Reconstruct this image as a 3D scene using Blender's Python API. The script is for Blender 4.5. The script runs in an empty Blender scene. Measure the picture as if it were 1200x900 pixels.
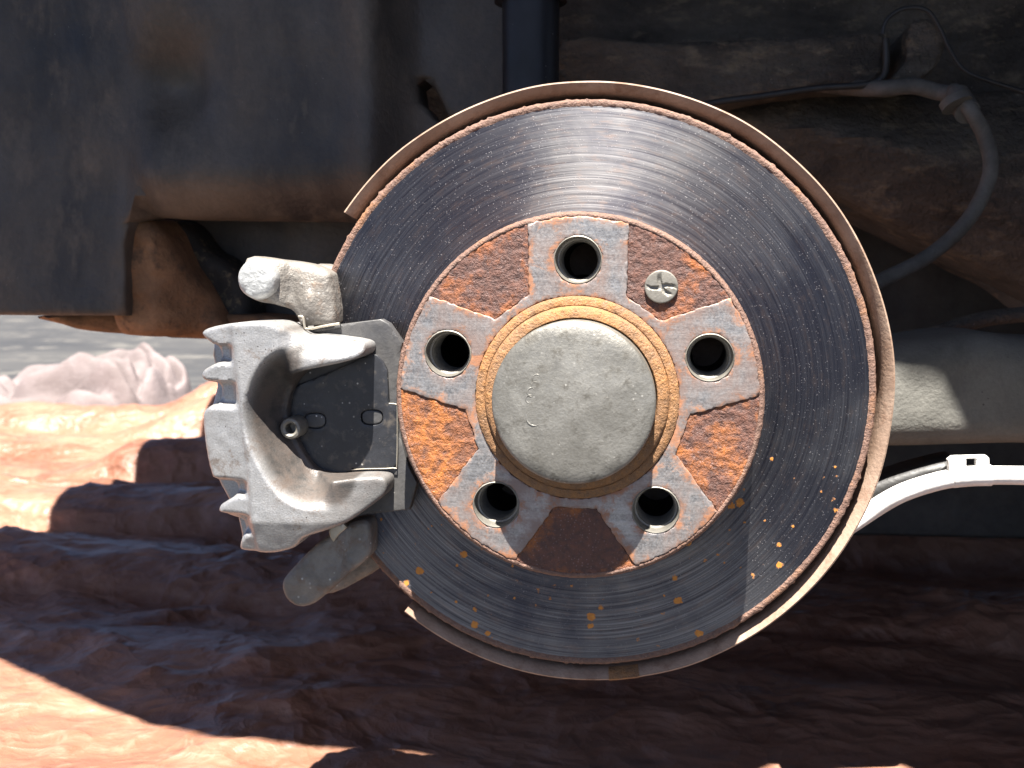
import bpy, math, random
import numpy as np
from mathutils import Vector, noise
from mathutils.geometry import delaunay_2d_cdt
R = math.radians
random.seed(7)
SC = bpy.context.scene
COL = SC.collection

# ---------------------------------------------------------------- camera
CAM = Vector((.040, -.577, .060)); PITCH = R(-5.68); YAW = R(-7.66); F = 1287.0
cam = bpy.data.cameras.new('camera'); co = bpy.data.objects.new('camera', cam); COL.objects.link(co)
co.location = CAM; co.rotation_euler = (math.pi / 2 + PITCH, 0, -YAW)
cam.sensor_width = 36; cam.angle = 2 * math.atan(600 / F)
cam.clip_start = .01; cam.clip_end = 400
cam.dof.use_dof = True; cam.dof.focus_distance = .56; cam.dof.aperture_fstop = 16.0
SC.camera = co

# ---------------------------------------------------------------- daylight
SUN_EL = R(68); SUN_AZ = R(5)             # azimuth: degrees to the right of the rotor axis, on the camera's side
sdir = Vector((math.sin(SUN_AZ) * math.cos(SUN_EL), -math.cos(SUN_AZ) * math.cos(SUN_EL), math.sin(SUN_EL)))
w = bpy.data.worlds.new('World'); SC.world = w; w.use_nodes = True
wn = w.node_tree.nodes; wl = w.node_tree.links
sky = wn.new('ShaderNodeTexSky'); sky.sky_type = 'NISHITA'; sky.sun_disc = False
sky.dust_density = .6; sky.air_density = .3; sky.sun_elevation = SUN_EL; sky.sun_rotation = math.atan2(sdir.x, sdir.y)
bg = wn['Background']; bg.inputs[1].default_value = .05
wl.new(sky.outputs[0], bg.inputs[0])
sl = bpy.data.lights.new('sun', 'SUN'); sl.energy = 5.0; sl.angle = R(.5); sl.color = (1, .95, .88)
so = bpy.data.objects.new('sun', sl); COL.objects.link(so); so.rotation_euler = sdir.to_track_quat('Z', 'Y').to_euler()
so.location = sdir * 4
SC.view_settings.view_transform = 'Standard'; SC.view_settings.look = 'None'
SC.view_settings.gamma = 1; SC.view_settings.use_curve_mapping = False
SC.view_settings.exposure = 2.4

# ---------------------------------------------------------------- geometry helpers
_fw = Vector((math.sin(YAW) * math.cos(PITCH), math.cos(YAW) * math.cos(PITCH), math.sin(PITCH)))
_rt = Vector((math.cos(YAW), -math.sin(YAW), 0)); _up = _rt.cross(_fw)
def ray(u, v): return _rt * ((u - 600) / F) + _up * (-(v - 450) / F) + _fw
def at(u, v, y):
    d = ray(u, v); return CAM + d * ((y - CAM.y) / d.y)
def xz(pts, y): return [(at(u, v, y).x, at(u, v, y).z) for u, v in pts]
def gnd(u, v, z=-.3):
    d = ray(u, v); return CAM + d * ((z - CAM.z) / d.z)

def empty(name, loc, label, cat, group=None):
    o = bpy.data.objects.new(name, None); COL.objects.link(o); o.location = loc
    o.empty_display_size = .02
    return tag(o, label, cat, group)
def tag(o, label, cat, group=None):
    o['label'] = label; o['category'] = cat
    if group: o['group'] = group
    return o
def link(name, verts, faces, mat, parent=None, sharp=40, smooth=True):
    me = bpy.data.meshes.new(name); me.from_pydata([tuple(v) for v in verts], [], faces); me.validate(); me.update()
    if smooth:
        me.polygons.foreach_set('use_smooth', [True] * len(me.polygons)); me.set_sharp_from_angle(angle=R(sharp))
    o = bpy.data.objects.new(name, me); COL.objects.link(o); me.materials.append(mat)
    if parent:
        o.parent = parent
        p = parent; off = Vector()
        while p: off += p.location; p = p.parent
        o.location = -off
    return o
def spline(pts, closed=True, n=5):
    """Catmull-Rom through 2D/3D points."""
    P = [np.array(p, float) for p in pts]; m = len(P); out = []
    for i in range(m if closed else m - 1):
        g = (lambda k: P[k % m]) if closed else (lambda k: P[min(max(k, 0), m - 1)])
        a, b, c, d = g(i - 1), g(i), g(i + 1), g(i + 2)
        for k in range(n):
            t = k / n
            out.append(.5 * (2 * b + (c - a) * t + (2 * a - 5 * b + 4 * c - d) * t * t + (3 * b - a - 3 * c + d) * t ** 3))
    if not closed: out.append(P[-1])
    return out
def inside(P, poly):
    x, y = P[:, 0], P[:, 1]; r = np.zeros(len(P), bool); q = np.array(poly)
    for i in range(len(q)):
        x1, y1 = q[i]; x2, y2 = q[i - 1]
        c = (y1 > y) != (y2 > y)
        with np.errstate(divide='ignore', invalid='ignore'): r ^= c & (x < (x2 - x1) * (y - y1) / (y2 - y1) + x1)
    return r
def dist(P, polys):
    D = np.full(len(P), 1e9)
    for poly in polys:
        q = np.array(poly)
        for i in range(len(q)):
            a = q[i - 1]; b = q[i]; ab = b - a; L = (ab ** 2).sum()
            if L < 1e-18: continue
            t = np.clip(((P - a) @ ab) / L, 0, 1)
            D = np.minimum(D, np.hypot(*(P - a - t[:, None] * ab).T))
    return D
def resample(poly, step):
    q = np.array(poly, float); out = []
    for i in range(len(q)):
        a = q[i]; b = q[(i + 1) % len(q)]; n = max(1, int(np.hypot(*(b - a)) / step))
        out += [a + (b - a) * k / n for k in range(n)]
    return np.array(out)
def plate(name, outline, holes, yf, yb, mat, parent=None, rnd=.0008, step=.003, hf=None, jag=0, sharp=40, back=True):
    """Slab whose front (towards -Y) is a height field over an outline in X/Z: yf at the face, rounded over rnd at its edges, hf(x, z, d) added."""
    rings = [resample(outline, step)] + [resample(h, step * .6) for h in holes]
    if jag:
        for rg in rings: rg += np.array([[random.uniform(-jag, jag), random.uniform(-jag, jag)] for _ in rg])
    q = rings[0]; lo = q.min(0); hi = q.max(0)
    gx, gz = np.meshgrid(np.arange(lo[0], hi[0], step), np.arange(lo[1], hi[1], step * .9))
    gx = gx + (np.arange(gx.shape[0]) % 2)[:, None] * step * .5
    G = np.stack([gx.ravel(), gz.ravel()], 1)
    def ok(P):
        m = inside(P, rings[0])
        for h in rings[1:]: m &= ~inside(P, h)
        return m
    G = G[ok(G)]; dG = dist(G, rings); k = dG > max(rnd * 1.25, step * .35)
    pts = [G[k]]
    for rg in rings:                                            # bevel rows
        nx = np.roll(rg, -1, 0) - np.roll(rg, 1, 0); nrm = np.stack([-nx[:, 1], nx[:, 0]], 1); nrm /= (np.hypot(*nrm.T) + 1e-12)[:, None]
        for fr in (.15, .5, 1.0):
            for s in (1, -1):
                c = rg + nrm * s * rnd * fr; m = ok(c); c = c[m]
                if len(c): pts.append(c[dist(c, rings) > rnd * fr * .8])
    n0 = sum(len(r) for r in rings)
    A = np.concatenate(rings + pts); E = []; b = 0
    for rg in rings:
        E += [(b + i, b + (i + 1) % len(rg)) for i in range(len(rg))]; b += len(rg)
    S = 1000.0
    vo, _, fo, ov, _, _ = delaunay_2d_cdt([Vector(p * S) for p in A], E, [], 1 if not holes else 0, 1e-5, True)
    V = np.array([(v.x / S, v.y / S) for v in vo]); T = np.array([f[:3] for f in fo])
    T = T[ok(V[T].mean(1))]
    d = dist(V, rings); dd = np.clip(d / rnd, 0, 1)
    Y = yf + rnd * (1 - np.sqrt(np.clip(1 - (1 - dd) ** 2, 0, 1)))
    if hf: Y = Y + hf(V[:, 0], V[:, 1], d)
    n = len(V); verts = [(V[i, 0], Y[i], V[i, 1]) for i in range(n)] + [(V[i, 0], yb, V[i, 1]) for i in range(n)]
    faces = []; cnt = {}
    for t in T:
        a, b_, c = (int(x) for x in t)
        if (V[b_, 0] - V[a, 0]) * (V[c, 1] - V[a, 1]) - (V[b_, 1] - V[a, 1]) * (V[c, 0] - V[a, 0]) < 0: b_, c = c, b_
        faces.append((a, b_, c))
        for e in ((a, b_), (b_, c), (c, a)): cnt[e] = 1
    for (a, b_) in list(cnt):
        if (b_, a) not in cnt: faces.append((b_, a, a + n, b_ + n))
    if back: faces += [(c + n, b_ + n, a + n) for a, b_, c in [f for f in faces if len(f) == 3]]
    o = link(name, verts, faces, mat, parent, sharp)
    if len(o.data.vertices) == 2 * n:
        ea = o.data.attributes.new('edge', 'FLOAT', 'POINT'); ea.data.foreach_set('value', np.clip(np.concatenate([d, d]) / .006, 0, 1).astype(np.float32))
    return o
def lathe(name, prof, mat, parent=None, c=(0, 0), seg=128, a0=0, a1=360, disp=None, sharp=40, closed=False):
    """Profile (r, y) turned about the axis along Y through (x, z) = c."""
    full = abs(a1 - a0) >= 360; ns = seg if full else seg + 1; m = len(prof); V = []; Fc = []
    for i in range(ns):
        a = R(a0 + (a1 - a0) * i / seg)
        for j, (r, y) in enumerate(prof):
            dr, dy = disp(a, r, y, j) if disp else (0, 0)
            V.append((c[0] + (r + dr) * math.cos(a), y + dy, c[1] + (r + dr) * math.sin(a)))
    for i in range(seg):
        for j in range(m if closed else m - 1):
            p = i * m + j; q = i * m + (j + 1) % m; p2 = ((i + 1) % ns) * m + j; q2 = ((i + 1) % ns) * m + (j + 1) % m
            Fc.append((p, q, q2, p2))
    if closed and not full: Fc += [tuple(range(m))[::-1], tuple((ns - 1) * m + j for j in range(m))]
    o = link(name, V, Fc, mat, parent, sharp)
    if closed:
        import bmesh
        bm = bmesh.new(); bm.from_mesh(o.data); bmesh.ops.recalc_face_normals(bm, faces=bm.faces); bm.to_mesh(o.data); bm.free()
        o.data.set_sharp_from_angle(angle=R(sharp))
    return o
def tube(name, path, rad, mat, parent=None, seg=20, n=8, prof=None, sub=True):
    P = spline(path, False, n) if sub else [np.array(p, float) for p in path]
    P = [Vector(p) for p in P]; m = len(P); V = []; Fc = []
    nrm = None
    for i, p in enumerate(P):
        t = (P[min(i + 1, m - 1)] - P[max(i - 1, 0)]).normalized()
        if nrm is None: nrm = t.orthogonal().normalized()
        nrm = (nrm - t * nrm.dot(t)).normalized(); b = t.cross(nrm)
        r = rad(i / (m - 1)) if callable(rad) else rad
        for k in range(seg):
            a = 2 * math.pi * k / seg; V.append(p + (nrm * math.cos(a) + b * math.sin(a)) * r)
    for i in range(m - 1):
        for k in range(seg):
            a = i * seg + k; b_ = i * seg + (k + 1) % seg; Fc.append((a, b_, b_ + seg, a + seg))
    Fc += [tuple(range(seg))[::-1], tuple(range((m - 1) * seg, m * seg))]
    return link(name, V, Fc, mat, parent, 50)
def box(name, lo, hi, mat, parent=None, bev=.003):
    import bmesh
    bm = bmesh.new(); bmesh.ops.create_cube(bm, size=1)
    for v in bm.verts: v.co = Vector([(lo[i] + hi[i]) / 2 + v.co[i] * (hi[i] - lo[i]) for i in range(3)])
    bmesh.ops.bevel(bm, geom=bm.edges[:], offset=bev, segments=3, affect='EDGES')
    me = bpy.data.meshes.new(name); bm.to_mesh(me); bm.free()
    o = link(name, [v.co for v in me.vertices], [tuple(p.vertices) for p in me.polygons], mat, parent, 30)
    bpy.data.meshes.remove(me); return o
def fbm(x, y, z, o=4): return noise.fractal(Vector((x, y, z)), 1.0, 2.0, o)

# ---------------------------------------------------------------- materials
class NT:
    def __init__(s, name):
        s.m = bpy.data.materials.new(name); s.m.use_nodes = True; s.t = s.m.node_tree
        s.b = s.t.nodes['Principled BSDF']; s.tc = s.t.nodes.new('ShaderNodeTexCoord'); s.P = s.tc.outputs['Object']
    def n(s, typ, **kw):
        x = s.t.nodes.new('ShaderNode' + typ)
        for k, v in kw.items(): setattr(x, k, v)
        return x
    def put(s, sock, v):
        if hasattr(v, 'is_linked') or hasattr(v, 'node'): s.t.links.new(v, sock)
        elif isinstance(v, (tuple, list)) and len(v) == 3 and sock.type == 'RGBA': sock.default_value = (*v, 1)
        elif sock.type == 'RGBA' and isinstance(v, (int, float)): sock.default_value = (v, v, v, 1)
        else: sock.default_value = v
    def noise(s, scale, detail=5, rough=.6, vec=None, dist=0):
        x = s.n('TexNoise'); s.put(x.inputs['Vector'], vec or s.P); x.inputs['Scale'].default_value = scale
        x.inputs['Detail'].default_value = detail; x.inputs['Roughness'].default_value = rough; x.inputs['Distortion'].default_value = dist
        return x.outputs[0]
    def voro(s, scale, vec=None, out='Distance', feat='F1'):
        x = s.n('TexVoronoi', feature=feat); s.put(x.inputs['Vector'], vec or s.P); x.inputs['Scale'].default_value = scale
        return x.outputs[out]
    def ramp(s, f, *stops, interp='LINEAR'):
        x = s.n('ValToRGB'); e = x.color_ramp.elements; x.color_ramp.interpolation = interp; s.put(x.inputs[0], f)
        while len(e) < len(stops): e.new(.5)
        for el, (p, c) in zip(e, stops):
            el.position = p; el.color = (*c, 1) if isinstance(c, (tuple, list)) else (c, c, c, 1)
        return x.outputs[0]
    def mix(s, f, a, b, mode='MIX'):
        x = s.n('Mix', data_type='RGBA', blend_type=mode); s.put(x.inputs[0], f); s.put(x.inputs[6], a); s.put(x.inputs[7], b); return x.outputs[2]
    def math(s, op, a, b=0, c=0, clamp=False):
        x = s.n('Math', operation=op, use_clamp=clamp)
        for i, v in enumerate((a, b, c)): s.put(x.inputs[i], v)
        return x.outputs[0]
    def vmath(s, op, a, b=(0, 0, 0)):
        x = s.n('VectorMath', operation=op); s.put(x.inputs[0], a); s.put(x.inputs[1], b); return x.outputs['Value'] if op == 'LENGTH' else x.outputs[0]
    def scale(s, v, vec=None):
        x = s.n('Mapping'); s.put(x.inputs[0], vec or s.P); x.inputs['Scale'].default_value = v; return x.outputs[0]
    def bump(s, h, strength, distance, prev=None):
        x = s.n('Bump'); s.put(x.inputs['Height'], h); x.inputs['Strength'].default_value = strength; x.inputs['Distance'].default_value = distance
        if prev: s.put(x.inputs['Normal'], prev)
        return x.outputs[0]
    def done(s, col, rough=.6, metal=0, normal=None, spec=None, **kw):
        s.put(s.b.inputs['Base Color'], col); s.put(s.b.inputs['Roughness'], rough); s.put(s.b.inputs['Metallic'], metal)
        if normal: s.put(s.b.inputs['Normal'], normal)
        if spec is not None: s.put(s.b.inputs['Specular IOR Level'], spec)
        for k, v in kw.items(): s.put(s.b.inputs[k.replace('_', ' ')], v)
        return s.m

def worn(name, c0, c1, scale=30, rough=(.5, .8), metal=0, bump=(.4, .001), fine=400, speck=None, spec=None, c2=None, streak=None):
    """Two or three tones in fractal patches, fine grain relief and optional small light specks."""
    k = NT(name); v = k.scale(streak) if streak else k.P
    a = k.noise(scale, 7, .65, v, .4); b = k.noise(fine, 4, .6); c = k.noise(scale * 3.1, 6, .65, v)
    col = k.mix(k.ramp(a, (.36, 0.), (.64, 1.)), c0, c1)
    if c2: col = k.mix(k.ramp(c, (.53, 0.), (.68, .85)), col, c2)
    col = k.mix(k.math('MULTIPLY', k.ramp(b, (.35, 0.), (.7, 1.)), .35), col, k.mix(.5, col, tuple(x * .35 for x in c0)))
    r = k.ramp(c, (.3, rough[0]), (.7, rough[1]))
    if speck:
        m = k.ramp(k.voro(speck[0]), (speck[1], 1.), (speck[1] * 1.5, 0.)); m = k.math('MULTIPLY', m, k.ramp(k.noise(scale * 2, 2), (.45, 0.), (.6, 1.)))
        col = k.mix(m, col, speck[2])
    h = k.math('ADD', b, k.math('MULTIPLY', c, 1.2))
    return k.done(col, r, metal, k.bump(h, bump[0], bump[1]), spec)

def m_rotor():
    k = NT('rotor_steel')
    sep = k.n('SeparateXYZ'); k.put(sep.inputs[0], k.P)
    flat = k.n('CombineXYZ'); k.put(flat.inputs[0], sep.outputs[0]); k.put(flat.inputs[2], sep.outputs[2])
    rad = k.vmath('LENGTH', flat.outputs[0]); ang = k.math('ARCTAN2', sep.outputs[2], sep.outputs[0])
    pol = k.n('CombineXYZ'); k.put(pol.inputs[0], k.math('MULTIPLY', rad, 1.0)); k.put(pol.inputs[1], k.math('MULTIPLY', ang, .0014))
    pol2 = k.n('CombineXYZ'); k.put(pol2.inputs[0], rad); k.put(pol2.inputs[1], k.math('MULTIPLY', ang, .03))
    gro = k.noise(900, 5, .7, pol.outputs[0]); gro2 = k.noise(260, 4, .6, pol.outputs[0]); arc = k.noise(300, 6, .7, pol2.outputs[0])
    pat = k.noise(14, 6, .6, None, .6)
    col = k.mix(k.ramp(gro, (.35, 0.), (.65, 1.)), (.06, .058, .066), (.225, .22, .22))
    col = k.mix(k.math('MULTIPLY', k.ramp(pat, (.42, 0.), (.6, 1.)), .6), col, (.04, .042, .06))
    col = k.mix(k.math('MULTIPLY', k.ramp(arc, (.52, 0.), (.66, 1.)), .35), col, (.22, .16, .13))
    sp = k.ramp(k.voro(800), (.16, 1.), (.26, 0.)); sp = k.math('MULTIPLY', sp, k.ramp(k.noise(330, 4, .7), (.46, 0.), (.58, 1.)))
    col = k.mix(k.math('MULTIPLY', sp, .4), col, (.34, .32, .32))
    fl = k.ramp(k.noise(170, 6, .62, None, .3), (.705, 0.), (.735, 1.))
    # orange rust spotting: mostly on the lower part of the disc
    low = k.ramp(k.math('ADD', k.math('MULTIPLY', sep.outputs[2], 3.0), .5), (.2, 1.), (.75, .0))
    vv = k.n('TexVoronoi'); k.put(vv.inputs['Vector'], k.vmath('ADD', k.P, k.vmath('MULTIPLY', k.n('TexNoise').outputs[1], (.002, .002, .002)))); vv.inputs['Scale'].default_value = 150
    sc_ = k.n('SeparateColor'); k.put(sc_.inputs[0], vv.outputs['Color'])
    size = k.math('ADD', k.math('MULTIPLY', sc_.outputs[1], .34), .06)
    blot = k.math('SUBTRACT', size, k.math('ADD', vv.outputs['Distance'], k.math('MULTIPLY', k.math('SUBTRACT', k.noise(420, 5, .65), .5), .55)))
    fl = k.math('MULTIPLY', k.ramp(blot, (.0, 0.), (.07, 1.)), k.math('GREATER_THAN', k.math('MULTIPLY', sc_.outputs[0], low), .42))
    col = k.mix(fl, col, k.mix(k.noise(500), (.30, .09, .02), (.62, .27, .04)))
    rough = k.ramp(gro2, (.3, .45), (.7, .57)); rough = k.mix(k.math('MAXIMUM', k.math('MULTIPLY', sp, .6), fl), rough, .7)
    metal = k.math('SUBTRACT', 1.0, k.math('MAXIMUM', k.math('MULTIPLY', sp, .3), fl))
    h = k.math('ADD', k.math('MULTIPLY', gro, .8), k.math('ADD', gro2, k.math('MULTIPLY', sp, .7)))
    tan = k.n('Tangent', direction_type='RADIAL', axis='Y')
    return k.done(col, rough, metal, k.bump(k.math('ADD', h, k.math('MULTIPLY', fl, 1.5)), .35, .00025), Anisotropic=.68, Anisotropic_Rotation=.25, Tangent=tan.outputs[0])
def m_rust(name, dark=(.085, .035, .026), mid=(.21, .075, .04), hot=(.52, .17, .03), hotpos=.56, metal=.0, sheen=None, edge=0.0):
    k = NT(name); a = k.noise(55, 7, .68, None, .5); b = k.noise(260, 6, .7); c = k.noise(800, 4, .6); h = k.noise(34, 5, .6, None, .8)
    col = k.mix(k.ramp(b, (.35, 0.), (.65, 1.)), dark, mid)
    att = k.n('Attribute'); att.attribute_name = 'edge'
    near = k.math('MULTIPLY', k.math('SUBTRACT', 1.0, att.outputs['Fac']), edge)
    col = k.mix(k.ramp(k.math('ADD', near, k.math('ADD', k.math('MULTIPLY', h, .72), k.math('MULTIPLY', b, .28))), (hotpos - .05, 0.), (hotpos + .1, 1.)), col, k.mix(c, hot, tuple(x * .6 for x in hot)))
    sp = k.ramp(k.voro(640), (.18, 1.), (.28, 0.)); sp = k.math('MULTIPLY', sp, k.ramp(a, (.42, 0.), (.6, .45)))
    col = k.mix(sp, col, sheen or (.24, .165, .15))
    rough = k.ramp(b, (.3, .55), (.7, .85)); rough = k.mix(sp, rough, .35)
    hh = k.math('ADD', k.math('MULTIPLY', b, 1.4), k.math('ADD', c, a))
    return k.done(col, rough, metal, k.bump(hh, .8, .0011), .5)
def m_land():
    k = NT('worn_contact_steel'); att = k.n('Attribute'); att.attribute_name = 'edge'; near = k.math('SUBTRACT', 1.0, att.outputs['Fac'])
    a = k.noise(30, 8, .7, None, .6); b = k.noise(900, 4, .7); br = k.noise(420, 5, .7, k.scale((.12, 1, 1))); fine = k.noise(75, 8, .75, None, .4)
    col = k.mix(k.ramp(br, (.35, 0.), (.65, 1.)), (.19, .182, .178), (.34, .33, .32))
    col = k.mix(k.math('MULTIPLY', k.ramp(b, (.4, 0.), (.62, 1.)), .45), col, (.48, .47, .46))
    st = k.ramp(k.math('ADD', a, k.math('MULTIPLY', near, .10)), (.44, 0.), (.66, 1.))
    col = k.mix(k.math('MULTIPLY', st, .8), col, (.185, .125, .105))
    ru = k.ramp(k.math('ADD', fine, k.math('MULTIPLY', near, .14)), (.585, 0.), (.70, 1.))
    col = k.mix(k.math('MULTIPLY', ru, .85), col, k.mix(b, (.33, .13, .045), (.2, .085, .045)))
    rust = k.math('MAXIMUM', k.math('MULTIPLY', st, .5), ru)
    return k.done(col, k.math('ADD', k.ramp(b, (.25, .36), (.75, .55)), k.math('MULTIPLY', rust, .2)), k.math('SUBTRACT', .9, k.math('MULTIPLY', rust, .75)), k.bump(k.math('ADD', k.math('MULTIPLY', b, .6), k.math('ADD', br, fine)), .45, .0003))
def m_alu():
    k = NT('cast_aluminium'); a = k.noise(16, 6, .65, None, .4); g = k.noise(1100, 3, .6); g2 = k.noise(420, 4, .6); d = k.noise(70, 8, .75, None, .5)
    col = k.mix(k.ramp(g, (.3, 0.), (.7, 1.)), (.28, .277, .274), (.40, .397, .392))
    col = k.mix(k.math('MULTIPLY', k.ramp(a, (.45, 0.), (.65, 1.)), .4), col, (.33, .30, .27))
    col = k.mix(k.math('MULTIPLY', k.ramp(d, (.56, 0.), (.66, 1.)), .7), col, (.17, .125, .095))
    pit = k.ramp(k.voro(330), (.08, 1.), (.13, 0.)); pit = k.math('MULTIPLY', pit, k.ramp(k.noise(90, 2), (.5, 0.), (.6, 1.)))
    col = k.mix(pit, col, (.05, .04, .035))
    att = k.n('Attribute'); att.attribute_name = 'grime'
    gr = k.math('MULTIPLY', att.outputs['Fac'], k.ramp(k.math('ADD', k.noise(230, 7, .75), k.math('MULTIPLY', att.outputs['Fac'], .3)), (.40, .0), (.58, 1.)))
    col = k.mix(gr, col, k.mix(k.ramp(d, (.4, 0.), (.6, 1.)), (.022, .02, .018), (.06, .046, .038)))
    return k.done(col, k.ramp(g2, (.3, .40), (.7, .55)), k.math('SUBTRACT', .7, k.math('MULTIPLY', gr, .65)), k.bump(k.math('ADD', g, k.math('ADD', k.math('MULTIPLY', g2, .7), k.math('MULTIPLY', gr, .5))), .5, .0003))
def m_tarp():
    k = NT('brown_tarpaulin'); a = k.noise(3.5, 6, .6, None, .8); b = k.noise(40, 7, .68, None, 1.2); c = k.noise(15, 6, .6, None, 1.5); wv = k.noise(700, 2)
    col = k.mix(k.ramp(a, (.35, 0.), (.65, 1.)), (.14, .06, .036), (.26, .135, .088))
    col = k.mix(k.math('MULTIPLY', k.ramp(b, (.5, 0.), (.72, 1.)), .5), col, (.30, .18, .13))
    nz_ = k.n('TexNoise'); k.put(nz_.inputs['Vector'], k.P); nz_.inputs['Scale'].default_value = 7; nz_.inputs['Detail'].default_value = 3
    wp = k.vmath('ADD', k.scale((.8, 1.25, 1)), k.vmath('MULTIPLY', nz_.outputs[1], (.12, .12, .12)))
    f1 = k.voro(13, wp); f2 = k.voro(31, wp); f3 = k.voro(70, wp)
    h = k.math('ADD', k.math('MULTIPLY', f1, 3.0), k.math('ADD', k.math('MULTIPLY', f2, 1.3), k.math('ADD', k.math('MULTIPLY', f3, .45), k.math('ADD', k.math('MULTIPLY', c, .8), k.math('MULTIPLY', b, .5)))))
    return k.done(col, k.ramp(b, (.3, .34), (.7, .52)), 0, k.bump(h, .7, .006), .36)
def m_simple(name, col, rough=.5, metal=0): 
    return worn(name, col, tuple(x * .7 for x in col), 40, (rough * .85, min(1, rough * 1.15)), metal, (.25, .0006))

M = dict(
    rotor=m_rotor(), land=m_land(), alu=m_alu(), tarp=m_tarp(),
    rust=m_rust('pitted_rust', (.055, .026, .021), (.12, .053, .037), (.33, .10, .022), .62, edge=.085), rust_mid=m_rust('patchy_rust', (.06, .027, .02), (.13, .055, .036), (.36, .115, .022), .575, edge=.06), rust_hot=m_rust('fresh_orange_rust', (.09, .034, .017), (.20, .072, .028), (.42, .135, .022), .51),
    rust_rim=m_rust('crusted_edge_rust', (.10, .055, .04), (.185, .105, .075), (.27, .125, .055), .60, sheen=(.27, .19, .15)),
    rust_ring=m_rust('hub_ring_rust', (.15, .078, .036), (.25, .125, .05), (.33, .15, .045), .55, sheen=(.3, .2, .12)),
    shield=worn('rusty_shield_paint', (.205, .132, .092), (.30, .215, .16), 26, (.5, .75), 0, (.45, .0008), 500, None, .4, (.17, .095, .06)),
    cap=worn('zinc_cap', (.155, .148, .13), (.245, .236, .212), 48, (.36, .55), .55, (.35, .0006), 700, (260, .1, (.36, .345, .31)), None, (.095, .088, .074)),
    screw=worn('screw_steel', (.16, .15, .13), (.235, .22, .19), 90, (.45, .62), .5, (.3, .0004), 900),
    iron=worn('cast_iron', (.13, .118, .105), (.21, .195, .175), 45, (.5, .7), .35, (.7, .0012), 320, (240, .12, (.38, .37, .35)), None, (.16, .115, .085)),
    zinc=worn('grey_zinc_end', (.30, .305, .30), (.40, .405, .40), 60, (.45, .62), .4, (.6, .001), 300, (200, .14, (.6, .6, .6))),
    pad=worn('pad_backing_paint', (.035, .035, .037), (.075, .072, .068), 40, (.4, .6), 0, (.3, .0006), 500, (190, .07, (.5, .48, .45))),
    shim=worn('black_shim', (.012, .013, .016), (.022, .023, .027), 50, (.3, .48), 0, (.25, .0005), 420, (220, .085, (.4, .38, .35)), None, (.075, .064, .053)),
    friction=worn('pad_friction', (.05, .043, .038), (.09, .075, .06), 120, (.8, .95), 0, (.6, .001)),
    spring=worn('spring_steel', (.30, .27, .22), (.42, .39, .33), 60, (.35, .5), .7, (.2, .0004)),
    liner=worn('dusty_black_liner', (.016, .0155, .016), (.075, .062, .049), 6.5, (.42, .66), 0, (.35, .002), 260, (150, .03, (.2, .19, .17)), .4, (.10, .082, .064), (1.6, 1, .8)),
    under=worn('dirty_underseal', (.043, .037, .031), (.125, .106, .084), 11, (.6, .9), 0, (1.0, .004), 190, (150, .05, (.3, .26, .2)), .3, (.22, .175, .12), (1, 1, 2.2)),
    black=worn('black_rubber_and_shade', (.014, .014, .014), (.03, .029, .027), 30, (.45, .7), 0, (.3, .001)),  # also stands in for shade in the bolt holes and underbody gap
    shock=worn('shock_tube_paint', (.006, .0065, .008), (.012, .012, .015), 30, (.35, .5), 0, (.15, .0006), 300, (160, .06, (.2, .2, .2)), .3),
    hose=worn('dusty_hose', (.075, .069, .06), (.13, .12, .105), 50, (.6, .85), 0, (.35, .0008), 400),
    beam=worn('dusty_beam', (.095, .093, .083), (.15, .146, .13), 20, (.65, .9), 0, (.55, .001), 420, (130, .06, (.05, .045, .04)), .3),
    pipe=worn('white_pipe_coating', (.66, .65, .62), (.80, .79, .76), 35, (.4, .55), 0, (.2, .0006), 400, (120, .05, (.25, .22, .2))),
    pad_brown=worn('dusty_brown_rubber', (.13, .066, .032), (.25, .135, .068), 24, (.7, .9), 0, (.6, .002), 240, None, .3, (.07, .045, .03)),
    peel=worn('peeling_coating', (.022, .019, .016), (.03, .026, .022), 30, (.6, .85), 0, (.5, .0015), 260, None, .3, (.19, .145, .085)),
    concrete=worn('painted_dapple_concrete', (.032, .033, .036), (.058, .057, .056), 1.6, (.8, .95), 0, (.4, .004), 160, None, .2, (.13, .122, .11)),  # paler patches paint dappled sunlight into the dark ground colour
    cloth=worn('mauve_cloth', (.10, .078, .076), (.165, .135, .135), 6, (.7, .9), 0, (.5, .004), 120),
    paint=worn('black_car_paint', (.012, .012, .014), (.016, .016, .018), 3, (.18, .25), 0, (.03, .0005)),
)

# ================================================================ SETTING
GZ = -.30
def struct(o): o['kind'] = 'structure'; return o
struct(link('ground', [(-60, -60, GZ - .012), (60, -60, GZ - .012), (60, 90, GZ - .012), (-60, 90, GZ - .012)], [(0, 1, 2, 3)], M['concrete']))

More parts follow.
